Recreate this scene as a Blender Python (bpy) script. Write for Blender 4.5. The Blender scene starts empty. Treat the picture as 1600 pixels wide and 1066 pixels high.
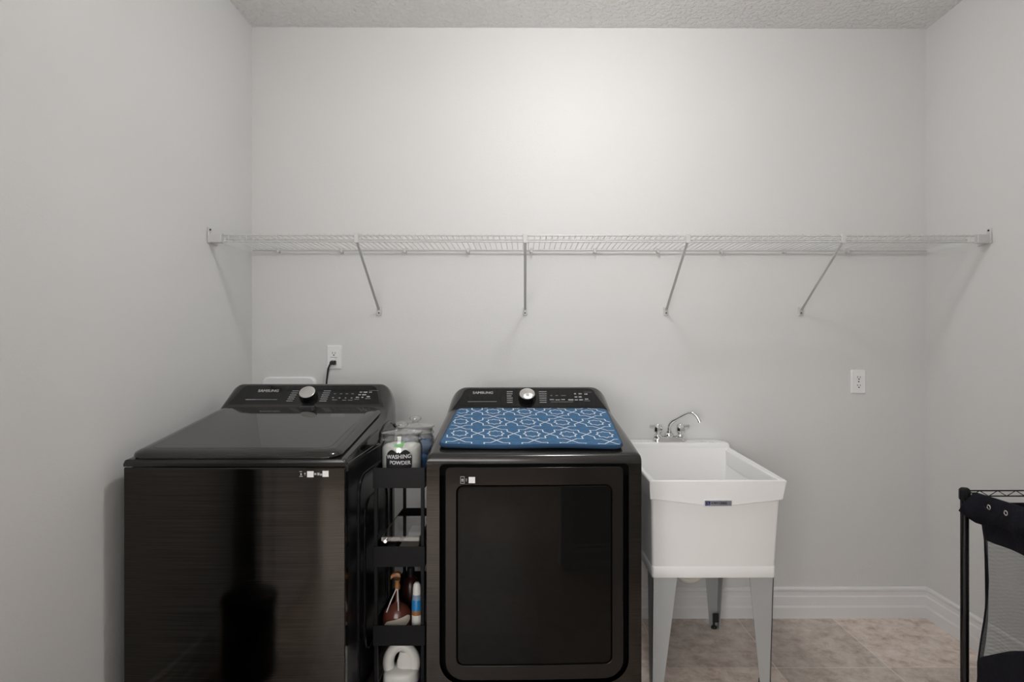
import bpy, bmesh, math, random
from mathutils import Vector, Matrix
random.seed(7)
PI = math.pi
S = bpy.context.scene
COL = S.collection

# ------------------------------------------------------------------ camera, exposure, world
F = 957.6                      # focal length in pixels of a 1600 px wide frame
YAW = math.radians(0.3)
PX, PY = 825.0, 549.0          # principal point
CAMZ = 1.28
cd = bpy.data.cameras.new('camera'); cam = bpy.data.objects.new('camera', cd); COL.objects.link(cam)
cam.location = (0, 0, CAMZ); cam.rotation_euler = (PI/2, 0, -YAW)
cd.sensor_width = 36; cd.lens = F/1600*36
cd.shift_x = -(PX-800)/1600; cd.shift_y = (PY-533)/1600
cd.clip_start = 0.02
S.camera = cam
S.view_settings.view_transform = 'Standard'; S.view_settings.look = 'None'
S.view_settings.gamma = 1; S.view_settings.use_curve_mapping = False
S.view_settings.exposure = 0.14
LIGHT_MAIN = 64.0
LIGHT_FILL = 24.0  # strength of the fill lamp added in the hall
SKY = 5.9
w = bpy.data.worlds.new('world'); S.world = w; w.use_nodes = True
w.node_tree.nodes['Background'].inputs[0].default_value = (1.0, 0.985, 0.965, 1)
w.node_tree.nodes['Background'].inputs[1].default_value = SKY

# room dimensions (metres)
XL, XR, YB, YF, ZC = -1.308, 1.938, 2.946, 0.30, 2.835

# ------------------------------------------------------------------ materials
def mat(name, col, rough=0.5, metal=0.0, **kw):
    m = bpy.data.materials.new(name); m.use_nodes = True
    b = m.node_tree.nodes['Principled BSDF']
    b.inputs['Base Color'].default_value = (*col, 1)
    b.inputs['Roughness'].default_value = rough
    b.inputs['Metallic'].default_value = metal
    for k, v in kw.items():
        b.inputs[k.replace('_', ' ')].default_value = v
    return m
def nd(m, typ, **kw):
    n = m.node_tree.nodes.new(typ)
    for k, v in kw.items(): setattr(n, k, v)
    return n
def lk(m, a, b): m.node_tree.links.new(a, b)
def P(m): return m.node_tree.nodes['Principled BSDF']
def bump(m, scale, strength, dist, detail=3, stretch=None, ramp=None):
    g = nd(m, 'ShaderNodeNewGeometry')
    mp = nd(m, 'ShaderNodeMapping'); lk(m, g.outputs['Position'], mp.inputs['Vector'])
    if stretch: mp.inputs['Scale'].default_value = stretch
    n = nd(m, 'ShaderNodeTexNoise'); n.inputs['Scale'].default_value = scale; n.inputs['Detail'].default_value = detail
    lk(m, mp.outputs[0], n.inputs['Vector'])
    out = n.outputs['Fac']
    if ramp:
        r = nd(m, 'ShaderNodeValToRGB'); r.color_ramp.elements[0].position = ramp[0]; r.color_ramp.elements[1].position = ramp[1]
        lk(m, out, r.inputs[0]); out = r.outputs[0]
    bp = nd(m, 'ShaderNodeBump'); bp.inputs['Strength'].default_value = strength; bp.inputs['Distance'].default_value = dist
    lk(m, out, bp.inputs['Height']); lk(m, bp.outputs[0], P(m).inputs['Normal'])
    return n, mp
def colnoise(m, scale, c1, c2, p0=.3, p1=.7, detail=4, stretch=None):
    g = nd(m, 'ShaderNodeNewGeometry')
    mp = nd(m, 'ShaderNodeMapping'); lk(m, g.outputs['Position'], mp.inputs['Vector'])
    if stretch: mp.inputs['Scale'].default_value = stretch
    n = nd(m, 'ShaderNodeTexNoise'); n.inputs['Scale'].default_value = scale; n.inputs['Detail'].default_value = detail
    lk(m, mp.outputs[0], n.inputs['Vector'])
    r = nd(m, 'ShaderNodeValToRGB')
    r.color_ramp.elements[0].position = p0; r.color_ramp.elements[0].color = (*c1, 1)
    r.color_ramp.elements[1].position = p1; r.color_ramp.elements[1].color = (*c2, 1)
    lk(m, n.outputs['Fac'], r.inputs[0]); lk(m, r.outputs[0], P(m).inputs['Base Color'])
    return r

WALL = mat('wall_paint', (0.735, 0.732, 0.725), 0.55); bump(WALL, 170, 0.35, 0.0016, 2)
CEIL = mat('ceiling_texture', (0.88, 0.877, 0.865), 0.8); bump(CEIL, 42, 0.9, 0.007, 3, ramp=(.42, .62))
TRIM = mat('trim_paint', (0.82, 0.82, 0.82), 0.3)
HALLP = mat('hall_paint', (0.70, 0.69, 0.68), 0.6)
# tile floor
TILE = mat('floor_tile', (0.3, 0.22, 0.17), 0.38)
def make_tile(m):
    nt = m.node_tree
    g = nd(m, 'ShaderNodeNewGeometry')
    mp = nd(m, 'ShaderNodeMapping'); lk(m, g.outputs['Position'], mp.inputs['Vector'])
    mp.inputs['Location'].default_value = (0.355+0.457*6, -0.188-0.457*0+0.457*6, 0)
    br = nd(m, 'ShaderNodeTexBrick'); lk(m, mp.outputs[0], br.inputs['Vector'])
    br.offset = 0; br.squash = 1
    br.inputs['Scale'].default_value = 1; br.inputs['Brick Width'].default_value = 0.457
    br.inputs['Row Height'].default_value = 0.457; br.inputs['Mortar Size'].default_value = 0.0022
    br.inputs['Mortar Smooth'].default_value = 0.15; br.inputs['Bias'].default_value = 0
    br.inputs['Color1'].default_value = (0.80, 0.80, 0.80, 1); br.inputs['Color2'].default_value = (1.08, 1.06, 1.05, 1)
    br.inputs['Mortar'].default_value = (1, 1, 1, 1)
    n1 = nd(m, 'ShaderNodeTexNoise'); n1.inputs['Scale'].default_value = 13; n1.inputs['Detail'].default_value = 11; n1.inputs['Roughness'].default_value = .76
    n1.inputs['Distortion'].default_value = 0.25
    lk(m, g.outputs['Position'], n1.inputs['Vector'])
    r1 = nd(m, 'ShaderNodeValToRGB'); cr = r1.color_ramp
    cr.elements[0].position = .33; cr.elements[0].color = (0.44, 0.34, 0.28, 1)
    cr.elements[1].position = .70; cr.elements[1].color = (0.95, 0.88, 0.81, 1)
    e = cr.elements.new(.5); e.color = (0.74, 0.64, 0.57, 1)
    lk(m, n1.outputs['Fac'], r1.inputs[0])
    mx = nd(m, 'ShaderNodeMix', data_type='RGBA', blend_type='MULTIPLY'); mx.inputs[0].default_value = 1
    lk(m, r1.outputs[0], mx.inputs[6]); lk(m, br.outputs['Color'], mx.inputs[7])
    mg = nd(m, 'ShaderNodeMix', data_type='RGBA'); lk(m, br.outputs['Fac'], mg.inputs[0])
    lk(m, mx.outputs[2], mg.inputs[6]); mg.inputs[7].default_value = (0.84, 0.78, 0.72, 1)
    lk(m, mg.outputs[2], P(m).inputs['Base Color'])
    bp = nd(m, 'ShaderNodeBump'); bp.inputs['Strength'].default_value = .25; bp.inputs['Distance'].default_value = .003
    lk(m, n1.outputs['Fac'], bp.inputs['Height']); lk(m, bp.outputs[0], P(m).inputs['Normal'])
make_tile(TILE)

def brushed(name, c1, c2, rough):
    m = mat(name, c1, rough, 1.0)
    tc = nd(m, 'ShaderNodeTexCoord')
    mp = nd(m, 'ShaderNodeMapping'); lk(m, tc.outputs['Object'], mp.inputs['Vector']); mp.inputs['Scale'].default_value = (3.5, 3.5, 420)
    n = nd(m, 'ShaderNodeTexNoise'); n.inputs['Scale'].default_value = 1; n.inputs['Detail'].default_value = 3; lk(m, mp.outputs[0], n.inputs['Vector'])
    r = nd(m, 'ShaderNodeValToRGB'); r.color_ramp.elements[0].position = .3; r.color_ramp.elements[0].color = (*c1, 1)
    r.color_ramp.elements[1].position = .7; r.color_ramp.elements[1].color = (*c2, 1)
    lk(m, n.outputs['Fac'], r.inputs[0]); lk(m, r.outputs[0], P(m).inputs['Base Color'])
    bp = nd(m, 'ShaderNodeBump'); bp.inputs['Strength'].default_value = .12; bp.inputs['Distance'].default_value = .0004
    lk(m, n.outputs['Fac'], bp.inputs['Height']); lk(m, bp.outputs[0], P(m).inputs['Normal'])
    return m
BRUSHED = brushed('black_stainless', (0.037, 0.034, 0.031), (0.064, 0.059, 0.054), 0.085)
CHAR = mat('charcoal_gloss', (0.022, 0.021, 0.020), 0.16)
LIDM = mat('smoked_lid', (0.018, 0.017, 0.015), 0.05)
BLACKG = mat('black_gloss', (0.006, 0.006, 0.007), 0.06)
GLASSK = mat('black_door_glass', (0.004, 0.0035, 0.003), 0.03, 0, Specular_IOR_Level=.14)
FRAMEK = mat('door_frame_gloss', (0.022, 0.019, 0.017), 0.08, 0.6, Specular_IOR_Level=.3)
SIDEK = mat('side_panel_black', (0.007, 0.007, 0.009), 0.25)
BLACKM = mat('matte_black', (0.007, 0.007, 0.008), 0.5, 0, Specular_IOR_Level=.3)
CARTK = mat('cart_black', (0.004, 0.004, 0.005), 0.42, 0, Specular_IOR_Level=.16)
VOIDK = mat('recess_black', (0.002, 0.002, 0.002), 0.9, 0, Specular_IOR_Level=.05)
RUBBER = mat('rubber_black', (0.012, 0.012, 0.012), 0.6)
MARK = mat('print_grey', (0.42, 0.42, 0.43), 0.5)
LOGO = mat('logo_silver', (0.75, 0.75, 0.75), 0.3, 0.6)
STICK = mat('sticker_white', (0.8, 0.8, 0.8), 0.5)
CHROME = mat('chrome', (0.82, 0.82, 0.82), 0.07, 1.0)
KNOBM = mat('knob_steel', (0.75, 0.74, 0.72), 0.28, 1.0, Anisotropic=0.85)
_t = nd(KNOBM, 'ShaderNodeTangent'); _t.direction_type = 'RADIAL'; _t.axis = 'Z'
lk(KNOBM, _t.outputs[0], P(KNOBM).inputs['Tangent'])
SINKM = mat('sink_polymer', (0.91, 0.905, 0.90), 0.28)
LEGM = mat('leg_grey_steel', (0.42, 0.43, 0.43), 0.45, 0.1)
WIREW = mat('white_wire', (0.62, 0.615, 0.60), 0.35)
PLATE = mat('outlet_white', (0.90, 0.90, 0.90), 0.3)
SLOT = mat('slot_dark', (0.03, 0.03, 0.03), 0.6)
PVC = mat('pvc_white', (0.72, 0.70, 0.66), 0.35)
MATB = mat('blue_microfibre', (0.065, 0.17, 0.32), 0.95); bump(MATB, 900, .6, .001, 2); colnoise(MATB, 60, (0.028, 0.105, 0.225), (0.05, 0.155, 0.30))
MATW = mat('mat_pattern_white', (0.75, 0.80, 0.84), 0.9)
MATE = mat('mat_binding', (0.012, 0.045, 0.10), 0.9)
GLASS = mat('clear_glass', (0.95, 0.97, 0.97), 0.02, 0, Transmission_Weight=1.0, IOR=1.3)
ACRYL = mat('clear_acrylic', (0.93, 0.93, 0.93), 0.04, 0, Transmission_Weight=1.0, IOR=1.2)
POWDER = mat('white_powder', (0.92, 0.91, 0.88), 0.9); bump(POWDER, 300, .5, .002)
def thin_glass(name, tint, rough, ior):
    m = mat(name, (1,1,1)); nt = m.node_tree
    tr = nd(m, 'ShaderNodeBsdfTransparent'); tr.inputs[0].default_value = (*tint, 1)
    gl = nd(m, 'ShaderNodeBsdfGlossy'); gl.inputs['Roughness'].default_value = rough
    lw = nd(m, 'ShaderNodeLayerWeight'); lw.inputs['Blend'].default_value = .5
    pw = nd(m, 'ShaderNodeMath', operation='POWER'); lk(m, lw.outputs['Facing'], pw.inputs[0]); pw.inputs[1].default_value = 2.6
    fr = nd(m, 'ShaderNodeMath', operation='MULTIPLY_ADD'); lk(m, pw.outputs[0], fr.inputs[0]); fr.inputs[1].default_value = .75; fr.inputs[2].default_value = .11
    mx = nd(m, 'ShaderNodeMixShader'); lk(m, fr.outputs[0], mx.inputs[0]); lk(m, tr.outputs[0], mx.inputs[1]); lk(m, gl.outputs[0], mx.inputs[2])
    lk(m, mx.outputs[0], nt.nodes['Material Output'].inputs['Surface']); return m
GLASS = thin_glass('clear_jar_glass', (0.99, 0.995, 0.993), 0.02, 1.5)
ACRYL = thin_glass('clear_acrylic_sheet', (0.93, 0.93, 0.93), 0.04, 1.5)
GREEN = mat('green_scoop', (0.12, 0.62, 0.12), 0.4)
PODB = mat('blue_sachet', (0.12, 0.27, 0.55), 0.35)
PODL = mat('pale_blue_sachet', (0.42, 0.53, 0.75), 0.35)
CHALKB = mat('chalkboard', (0.008, 0.008, 0.010), 0.7)
CHALK = mat('chalk', (0.7, 0.7, 0.72), 0.9)
CREAM = mat('cream_paper', (0.62, 0.57, 0.47), 0.8)
AMBER = mat('amber_plastic', (0.33, 0.15, 0.05), 0.25)
REDB = mat('red_brown_bottle', (0.12, 0.035, 0.025), 0.18)
DARKR = mat('dark_red_bottle', (0.03, 0.008, 0.007), 0.3)
BLUEP = mat('blue_plastic', (0.015, 0.20, 0.50), 0.35)
GREYB = mat('grey_blue_plastic', (0.22, 0.30, 0.42), 0.4)
WHITEP = mat('white_plastic', (0.75, 0.74, 0.70), 0.35)
PURPLE = mat('purple_label', (0.20, 0.10, 0.30), 0.4)
NAVYF = mat('navy_black_fabric', (0.008, 0.008, 0.013), 0.9, 0, Specular_IOR_Level=.2); bump(NAVYF, 60, .5, .006)
NAVYP = mat('label_navy', (0.06, 0.06, 0.22), 0.5)
LEDM = bpy.data.materials.new('led_lens'); LEDM.use_nodes = True
def emis(m, s):
    P(m).inputs['Base Color'].default_value = (.8, .8, .8, 1)
    P(m).inputs['Emission Color'].default_value = (1, 0.99, 0.975, 1); P(m).inputs['Emission Strength'].default_value = s
emis(LEDM, LIGHT_MAIN)
FILL_LENS = bpy.data.materials.new('hall_fill_lens'); FILL_LENS.use_nodes = True; emis(FILL_LENS, LIGHT_FILL)
MESHM = mat('grey_mesh', (0.24, 0.25, 0.25), 0.8)
def make_mesh(m):
    nt = m.node_tree
    tr = nd(m, 'ShaderNodeBsdfTransparent'); mx = nd(m, 'ShaderNodeMixShader')
    tc = nd(m, 'ShaderNodeTexCoord')
    n = nd(m, 'ShaderNodeTexNoise'); n.inputs['Scale'].default_value = 9; lk(m, tc.outputs['Object'], n.inputs['Vector'])
    wv = nd(m, 'ShaderNodeTexWave', wave_type='BANDS', bands_direction='Z'); wv.inputs['Scale'].default_value = 26
    wv.inputs['Distortion'].default_value = 6; wv.inputs['Detail'].default_value = 1; wv.inputs['Detail Scale'].default_value = .5
    lk(m, tc.outputs['Object'], wv.inputs['Vector'])
    mr = nd(m, 'ShaderNodeMapRange'); mr.inputs['To Min'].default_value = .28; mr.inputs['To Max'].default_value = .40
    lk(m, wv.outputs['Fac'], mr.inputs['Value'])
    lk(m, mr.outputs[0], mx.inputs[0]); lk(m, tr.outputs[0], mx.inputs[1]); lk(m, P(m).outputs[0], mx.inputs[2])
    lk(m, mx.outputs[0], nt.nodes['Material Output'].inputs['Surface'])
make_mesh(MESHM)

# ------------------------------------------------------------------ geometry helpers
class MB:
    def __init__(s): s.bm = bmesh.new(); s.mi = 0
    def face(s, vs):
        try:
            f = s.bm.faces.new(vs); f.material_index = s.mi; return f
        except ValueError: return None
    def v(s, p): return s.bm.verts.new(p)
    def box(s, x0, x1, y0, y1, z0, z1):
        V = [s.v(p) for p in ((x0,y0,z0),(x1,y0,z0),(x1,y1,z0),(x0,y1,z0),(x0,y0,z1),(x1,y0,z1),(x1,y1,z1),(x0,y1,z1))]
        for q in ((0,3,2,1),(4,5,6,7),(0,1,5,4),(1,2,6,5),(2,3,7,6),(3,0,4,7)): s.face([V[i] for i in q])
        return s
    def loft(s, rings, cap=True, close=True):
        R = [[s.v(p) for p in r] for r in rings]
        n = len(R[0])
        for a, b in zip(R, R[1:]):
            for i in range(n if close else n-1):
                s.face([a[i], a[(i+1) % n], b[(i+1) % n], b[i]])
        if cap:
            s.face(list(reversed(R[0]))); s.face(R[-1])
        return s
    def lathe(s, prof, c=(0,0,0), n=32, sx=1, sy=1):
        rings = [[(c[0]+r*sx*math.cos(2*PI*i/n), c[1]+r*sy*math.sin(2*PI*i/n), c[2]+z) for i in range(n)] for r, z in prof]
        return s.loft(rings)
    def tube(s, pts, r, n=8, cap=True):
        pts = [Vector(p) for p in pts]; rings = []
        rr = r if isinstance(r, (list, tuple)) else [r]*len(pts)
        up = None
        for i, p in enumerate(pts):
            a = pts[max(i-1, 0)]; b = pts[min(i+1, len(pts)-1)]
            d = (b-a).normalized()
            if up is None:
                up = Vector((0,0,1)) if abs(d.z) < .9 else Vector((1,0,0))
            u = (up - d*up.dot(d)).normalized(); vv = d.cross(u); up = u
            rings.append([p + (u*math.cos(2*PI*k/n)+vv*math.sin(2*PI*k/n))*rr[i] for k in range(n)])
        return s.loft(rings, cap)
    def prism(s, poly, a, b, axis='y'):
        def mk(t):
            if axis == 'y': return [(p[0], t, p[1]) for p in poly]
            if axis == 'x': return [(t, p[0], p[1]) for p in poly]
            return [(p[0], p[1], t) for p in poly]
        return s.loft([mk(a), mk(b)])
    def build(s, name, material, parent=None, bevel=0, seg=2, angle=35, thick=0, loc=None):
        bm = s.bm
        bmesh.ops.recalc_face_normals(bm, faces=bm.faces)
        me = bpy.data.meshes.new(name); bm.to_mesh(me); bm.free()
        for m in (material if isinstance(material, (list, tuple)) else [material]): me.materials.append(m)
        me.polygons.foreach_set('use_smooth', [True]*len(me.polygons))
        me.set_sharp_from_angle(angle=math.radians(angle))
        o = bpy.data.objects.new(name, me); COL.objects.link(o)
        if parent: o.parent = parent
        if loc: o.location = loc
        if bevel:
            bv = o.modifiers.new('bevel', 'BEVEL'); bv.width = bevel; bv.segments = seg; bv.limit_method = 'ANGLE'; bv.angle_limit = math.radians(40); bv.harden_normals = False
        return o

def tag(o, label, cat, group=None):
    o['label'] = label; o['category'] = cat
    if group: o['group'] = group
    return o
def thing(name, label, cat, loc=(0,0,0), rz=0, group=None):
    o = bpy.data.objects.new(name, None); COL.objects.link(o); o.empty_display_size = .05
    o.location = loc; o.rotation_euler = (0, 0, rz)
    return tag(o, label, cat, group)
def struct(o): o['kind'] = 'structure'; return o

def rrect(w0, w1, h0, h1, r, n=8):
    """rounded rectangle, r = (bl, br, tr, tl)"""
    if not isinstance(r, (tuple, list)): r = (r,)*4
    out = []
    for (cx, cy, a0, rr) in ((w0+r[0], h0+r[0], PI, r[0]), (w1-r[1], h0+r[1], 1.5*PI, r[1]), (w1-r[2], h1-r[2], 0, r[2]), (w0+r[3], h1-r[3], .5*PI, r[3])):
        for k in range(n+1):
            a = a0 + .5*PI*k/n
            out.append((cx+rr*math.cos(a), cy+rr*math.sin(a)))
    return out
def dense(poly, step=.03):
    out = []
    n = len(poly)
    for i in range(n):
        a, b = poly[i], poly[(i+1) % n]
        d = math.dist(a, b); k = max(1, int(d/step))
        for j in range(k): out.append((a[0]+(b[0]-a[0])*j/k, a[1]+(b[1]-a[1])*j/k))
    return out
def rrectk(w0, w1, h0, h1, r, n, k):
    p = rrect(w0, w1, h0, h1, r, n); out = []
    for q in range(4):
        c = p[q*(n+1):(q+1)*(n+1)]; out += c; a = c[-1]; b = p[((q+1)*(n+1)) % len(p)]
        out += [(a[0]+(b[0]-a[0])*j/k, a[1]+(b[1]-a[1])*j/k) for j in range(1, k)]
    return out
def bow(x, hw=.343, b=.009): return -b*(1-(x/hw)**2)
def bowed_plate(mb, outline, y0, y1, grid=14, edge=0.003):
    """front plate: outline in (x,z), front at y0+bow, back at y1; front triangulated as strips"""
    x0 = min(p[0] for p in outline); x1 = max(p[0] for p in outline)
    cx = (x0+x1)/2; cz = sum(p[1] for p in outline)/len(outline)
    # concentric rings keep the bow smooth
    rings = [[(p[0], y1, p[1]) for p in outline], [(p[0], y0+edge+bow(p[0]), p[1]) for p in outline]]
    def sc(t): return [(cx+(p[0]-cx)*t, y0+bow(cx+(p[0]-cx)*t), cz+(p[1]-cz)*t) for p in outline]
    w_ = (x1-x0)/2
    rings.append(sc(1-edge/w_))
    for t in (.9, .75, .6, .45, .3, .15, .03): rings.append(sc(t))
    mb.loft(rings)
def ring_plate(mb, outer, inner, y0, y1, hw=.343):
    """plate with a hole: same number of points in outer and inner"""
    def f(p, y, b): return (p[0], y+(bow(p[0]) if b else 0), p[1])
    mid = [((a[0]+b[0])/2, (a[1]+b[1])/2) for a, b in zip(outer, inner)]
    rings = [[f(p, y1, False) for p in outer], [f(p, y0, True) for p in outer], [f(p, y0, True) for p in mid], [f(p, y0, True) for p in inner], [f(p, y1, False) for p in inner], [f(p, y1, False) for p in outer]]
    R = [[mb.v(p) for p in r] for r in rings[:-1]]; R.append(R[0])
    n = len(outer)
    for a, b in zip(R, R[1:]):
        for i in range(n): mb.face([a[i], a[(i+1) % n], b[(i+1) % n], b[i]])
def project_to_rect(inner, x0, x1, z0, z1):
    cx, cz = (x0+x1)/2, (z0+z1)/2; out = []
    for p in inner:
        dx, dz = p[0]-cx, p[1]-cz
        t = min((x1-cx)/abs(dx) if abs(dx) > 1e-9 else 1e9, (z1-cz)/abs(dz) if abs(dz) > 1e-9 else 1e9)
        out.append((cx+dx*t, cz+dz*t))
    for c in ((x0,z0),(x1,z0),(x1,z1),(x0,z1)):
        i = min(range(len(out)), key=lambda k: math.dist(out[k], c)); out[i] = c
    return out

def ray(px, py):
    d = Vector(((px-PX)/F, 1, -(py-PY)/F))
    c, s_ = math.cos(-YAW), math.sin(-YAW)
    return Vector((d.x*c - d.y*s_, d.x*s_ + d.y*c, d.z))
def on_plane(px, py, p0, n):
    d = ray(px, py); o = Vector((0,0,CAMZ)); n = Vector(n)
    return o + d*((Vector(p0)-o).dot(n)/d.dot(n))

def text_mesh(txt, size, bold=0.0, shear=0.0):
    c = bpy.data.curves.new('t', 'FONT'); c.body = txt; c.size = size; c.align_x = 'CENTER'; c.align_y = 'CENTER'
    c.offset = bold; c.shear = shear; c.resolution_u = 3
    o = bpy.data.objects.new('t', c); COL.objects.link(o)
    bpy.context.view_layer.update()
    me = bpy.data.meshes.new_from_object(o.evaluated_get(bpy.context.evaluated_depsgraph_get()))
    tb = bmesh.new(); tb.from_mesh(me)
    bmesh.ops.triangulate(tb, faces=tb.faces, ngon_method='EAR_CLIP'); tb.verts.index_update()
    vs = [v.co.copy() for v in tb.verts]; fs = [[v.index for v in f.verts] for f in tb.faces]; tb.free()
    bpy.data.objects.remove(o); bpy.data.curves.remove(c); bpy.data.meshes.remove(me)
    return vs, fs
def add_text(mb, txt, size, fn, width=None, bold=0.0, shear=0.0, height=None):
    vs, fs = text_mesh(txt, 1.0, 0.0, shear)   # built large, scaled to the given width
    if width:
        xs = [v.x for v in vs]; k = width/(max(xs)-min(xs)); cx = (max(xs)+min(xs))/2
        ys = [v.y for v in vs]; ky = k if not height else height/(max(ys)-min(ys))
        vs = [Vector(((v.x-cx)*k, v.y*ky, 0)) for v in vs]
    for dx, dy in (((-.0006, -.0003), (.0006, .0003), (.0006, -.0003), (-.0006, .0003)) if bold else ((0, 0),)):
        V = [mb.v(fn(v.x+dx, v.y+dy)) for v in vs]
        for f in fs: mb.face([V[i] for i in f])

# ------------------------------------------------------------------ room shell
def shell():
    Y2 = -2.2; HX0, HX1 = -2.2, 2.6
    m = MB(); m.box(HX0-.1, HX1+.1, Y2-.1, YB+.1, -.06, 0); struct(m.build('floor', TILE))
    m = MB(); m.box(HX0-.1, HX1+.1, Y2-.1, YB+.1, ZC, ZC+.06); struct(m.build('ceiling', CEIL))
    m = MB(); m.box(XL-.1, XR+.1, YB, YB+.1, 0, ZC); struct(m.build('wall_back', WALL))
    m = MB(); m.box(XL-.1, XL, YF-.12, YB, 0, ZC); struct(m.build('wall_left', WALL))
    m = MB(); m.box(XR, XR+.1, YF-.12, YB, 0, ZC); struct(m.build('wall_right', WALL))
    # wall with the doorway the photograph was taken through
    ox0, ox1, oz = -1.06, 0.34, 2.42
    m = MB(); m.box(XL, ox0, YF-.12, YF, 0, ZC); m.box(ox1, XR, YF-.12, YF, 0, ZC); m.box(ox0, ox1, YF-.12, YF, oz, ZC)
    struct(m.build('wall_front', WALL))
    wx0, wx1, wz0, wz1 = -2.15, 0.1, .35, 2.45      # unseen window added behind the doorway for frontal fill light
    m = MB(); m.box(HX0-.1, wx0, Y2-.1, Y2, 0, ZC); m.box(wx1, HX1+.1, Y2-.1, Y2, 0, ZC); m.box(wx0, wx1, Y2-.1, Y2, 0, wz0); m.box(wx0, wx1, Y2-.1, Y2, wz1, ZC); struct(m.build('wall_hall_back', HALLP))
    m = MB(); e = .05
    m.box(wx0, wx1, Y2-.09, Y2-.03, wz0, wz0+e); m.box(wx0, wx1, Y2-.09, Y2-.03, wz1-e, wz1)
    for k in range(4):
        xx = wx0+(wx1-wx0-e)*k/3; m.box(xx, xx+e, Y2-.09, Y2-.03, wz0+e, wz1-e)
    struct(m.build('fill_window_1', TRIM, bevel=.003))
    ld = bpy.data.lights.new('fill_window_portal', 'AREA'); ld.shape = 'RECTANGLE'; ld.size = wx1-wx0; ld.size_y = wz1-wz0
    ld.cycles.is_portal = True
    lo = bpy.data.objects.new('fill_window_portal', ld); COL.objects.link(lo); lo.location = ((wx0+wx1)/2, Y2-.05, (wz0+wz1)/2); lo.rotation_euler = (PI/2, 0, 0)
    m = MB(); m.box(HX0-.1, HX0, Y2, YF-.12, 0, ZC); m.box(HX0, XL-.1, YF-.12, YF, 0, ZC); struct(m.build('wall_hall_left', HALLP))
    m = MB(); m.box(HX1, HX1+.1, Y2, YF-.12, 0, ZC); m.box(XR+.1, HX1, YF-.12, YF, 0, ZC); struct(m.build('wall_hall_right', HALLP))
    # casing round the doorway
    m = MB(); cw = .075
    m.box(ox0-cw, ox0, YF, YF+.016, 0, oz+cw); m.box(ox1, ox1+cw, YF, YF+.016, 0, oz+cw); m.box(ox0, ox1, YF, YF+.016, oz, oz+cw)
    m.box(ox0-.0, ox0+.018, YF-.12, YF, 0, oz); m.box(ox1-.018, ox1, YF-.12, YF, 0, oz); m.box(ox0, ox1, YF-.12, YF, oz-.018, oz)
    struct(m.build('trim_1', TRIM, bevel=.003))
    prof = [(0,0),(.016,0),(.016,.050),(.012,.060),(.012,.100),(.009,.106),(.009,.124),(.012,.130),(.012,.138),(.006,.145),(0,.145)]
    m = MB(); m.loft([[(XL, YB-d, z) for d, z in prof], [(XR, YB-d, z) for d, z in prof]]); struct(m.build('baseboard_back', TRIM, angle=15))
    m = MB(); m.loft([[(XR-d, YF, z) for d, z in prof], [(XR-d, YB-.001, z) for d, z in prof]]); struct(m.build('baseboard_right', TRIM, angle=15))
    m = MB(); m.loft([[(XL+d, YF, z) for d, z in prof], [(XL+d, YB-.001, z) for d, z in prof]]); struct(m.build('baseboard_left', TRIM, angle=15))
    m = MB(); m.loft([[(ox1+cw, YF+d, z) for d, z in prof], [(XR-.016, YF+d, z) for d, z in prof]]); struct(m.build('baseboard_front', TRIM, angle=15))
    # open door leaf beside the left wall
    d = MB(); d.box(0, .035, 0, .78, .012, 2.03)
    o = struct(d.build('door_1', TRIM, bevel=.002)); o.location = (-1.10, YF+.03, 0); o.rotation_euler = (0, 0, math.radians(4))
    for (z0, z1) in ((.22, .95), (1.10, 1.86)):
        q = MB(); pts = rrect(.13, .65, z0, z1, .01)
        q.tube([(.036, p[0], p[1]) for p in pts]+[(.036, *pts[0])], .008, 6); q.build('panel_moulding', TRIM, o)
    q = MB(); q.lathe([(.026,0),(.026,.006),(.011,.01),(.011,.035),(.025,.045),(.028,.058),(.02,.068),(0.001,.07)])
    k = q.build('door_handle', CHROME, o); k.location = (.035, .72, .95); k.rotation_euler = (0, PI/2, 0)
shell()

def ceiling_light(loc, m_, label, r):
    t = thing('ceiling_light', label, 'ceiling light', loc)
    a = MB(); n = 40
    a.lathe([(r+.022, 0), (r+.024, -.008), (r+.014, -.022), (r, -.024), (r-.001, -.012)], n=n); a.build('trim_ring', TRIM, t)
    b = MB(); b.lathe([(r-.002, -.012), (r-.001, -.06), (r*.96, -.095), (r*.80, -.125), (r*.48, -.143), (.001, -.150)], n=n); b.build('lens', m_, t)
ceiling_light((.27, 1.74, ZC), LEDM, 'round flush white ceiling light in the middle of the laundry room ceiling', .12)
ceiling_light((.9, -1.0, ZC), FILL_LENS, 'round flush white fill light added on the hall ceiling behind the doorway', .16)  # unseen lamp, added to brighten surfaces facing the doorway

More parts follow.
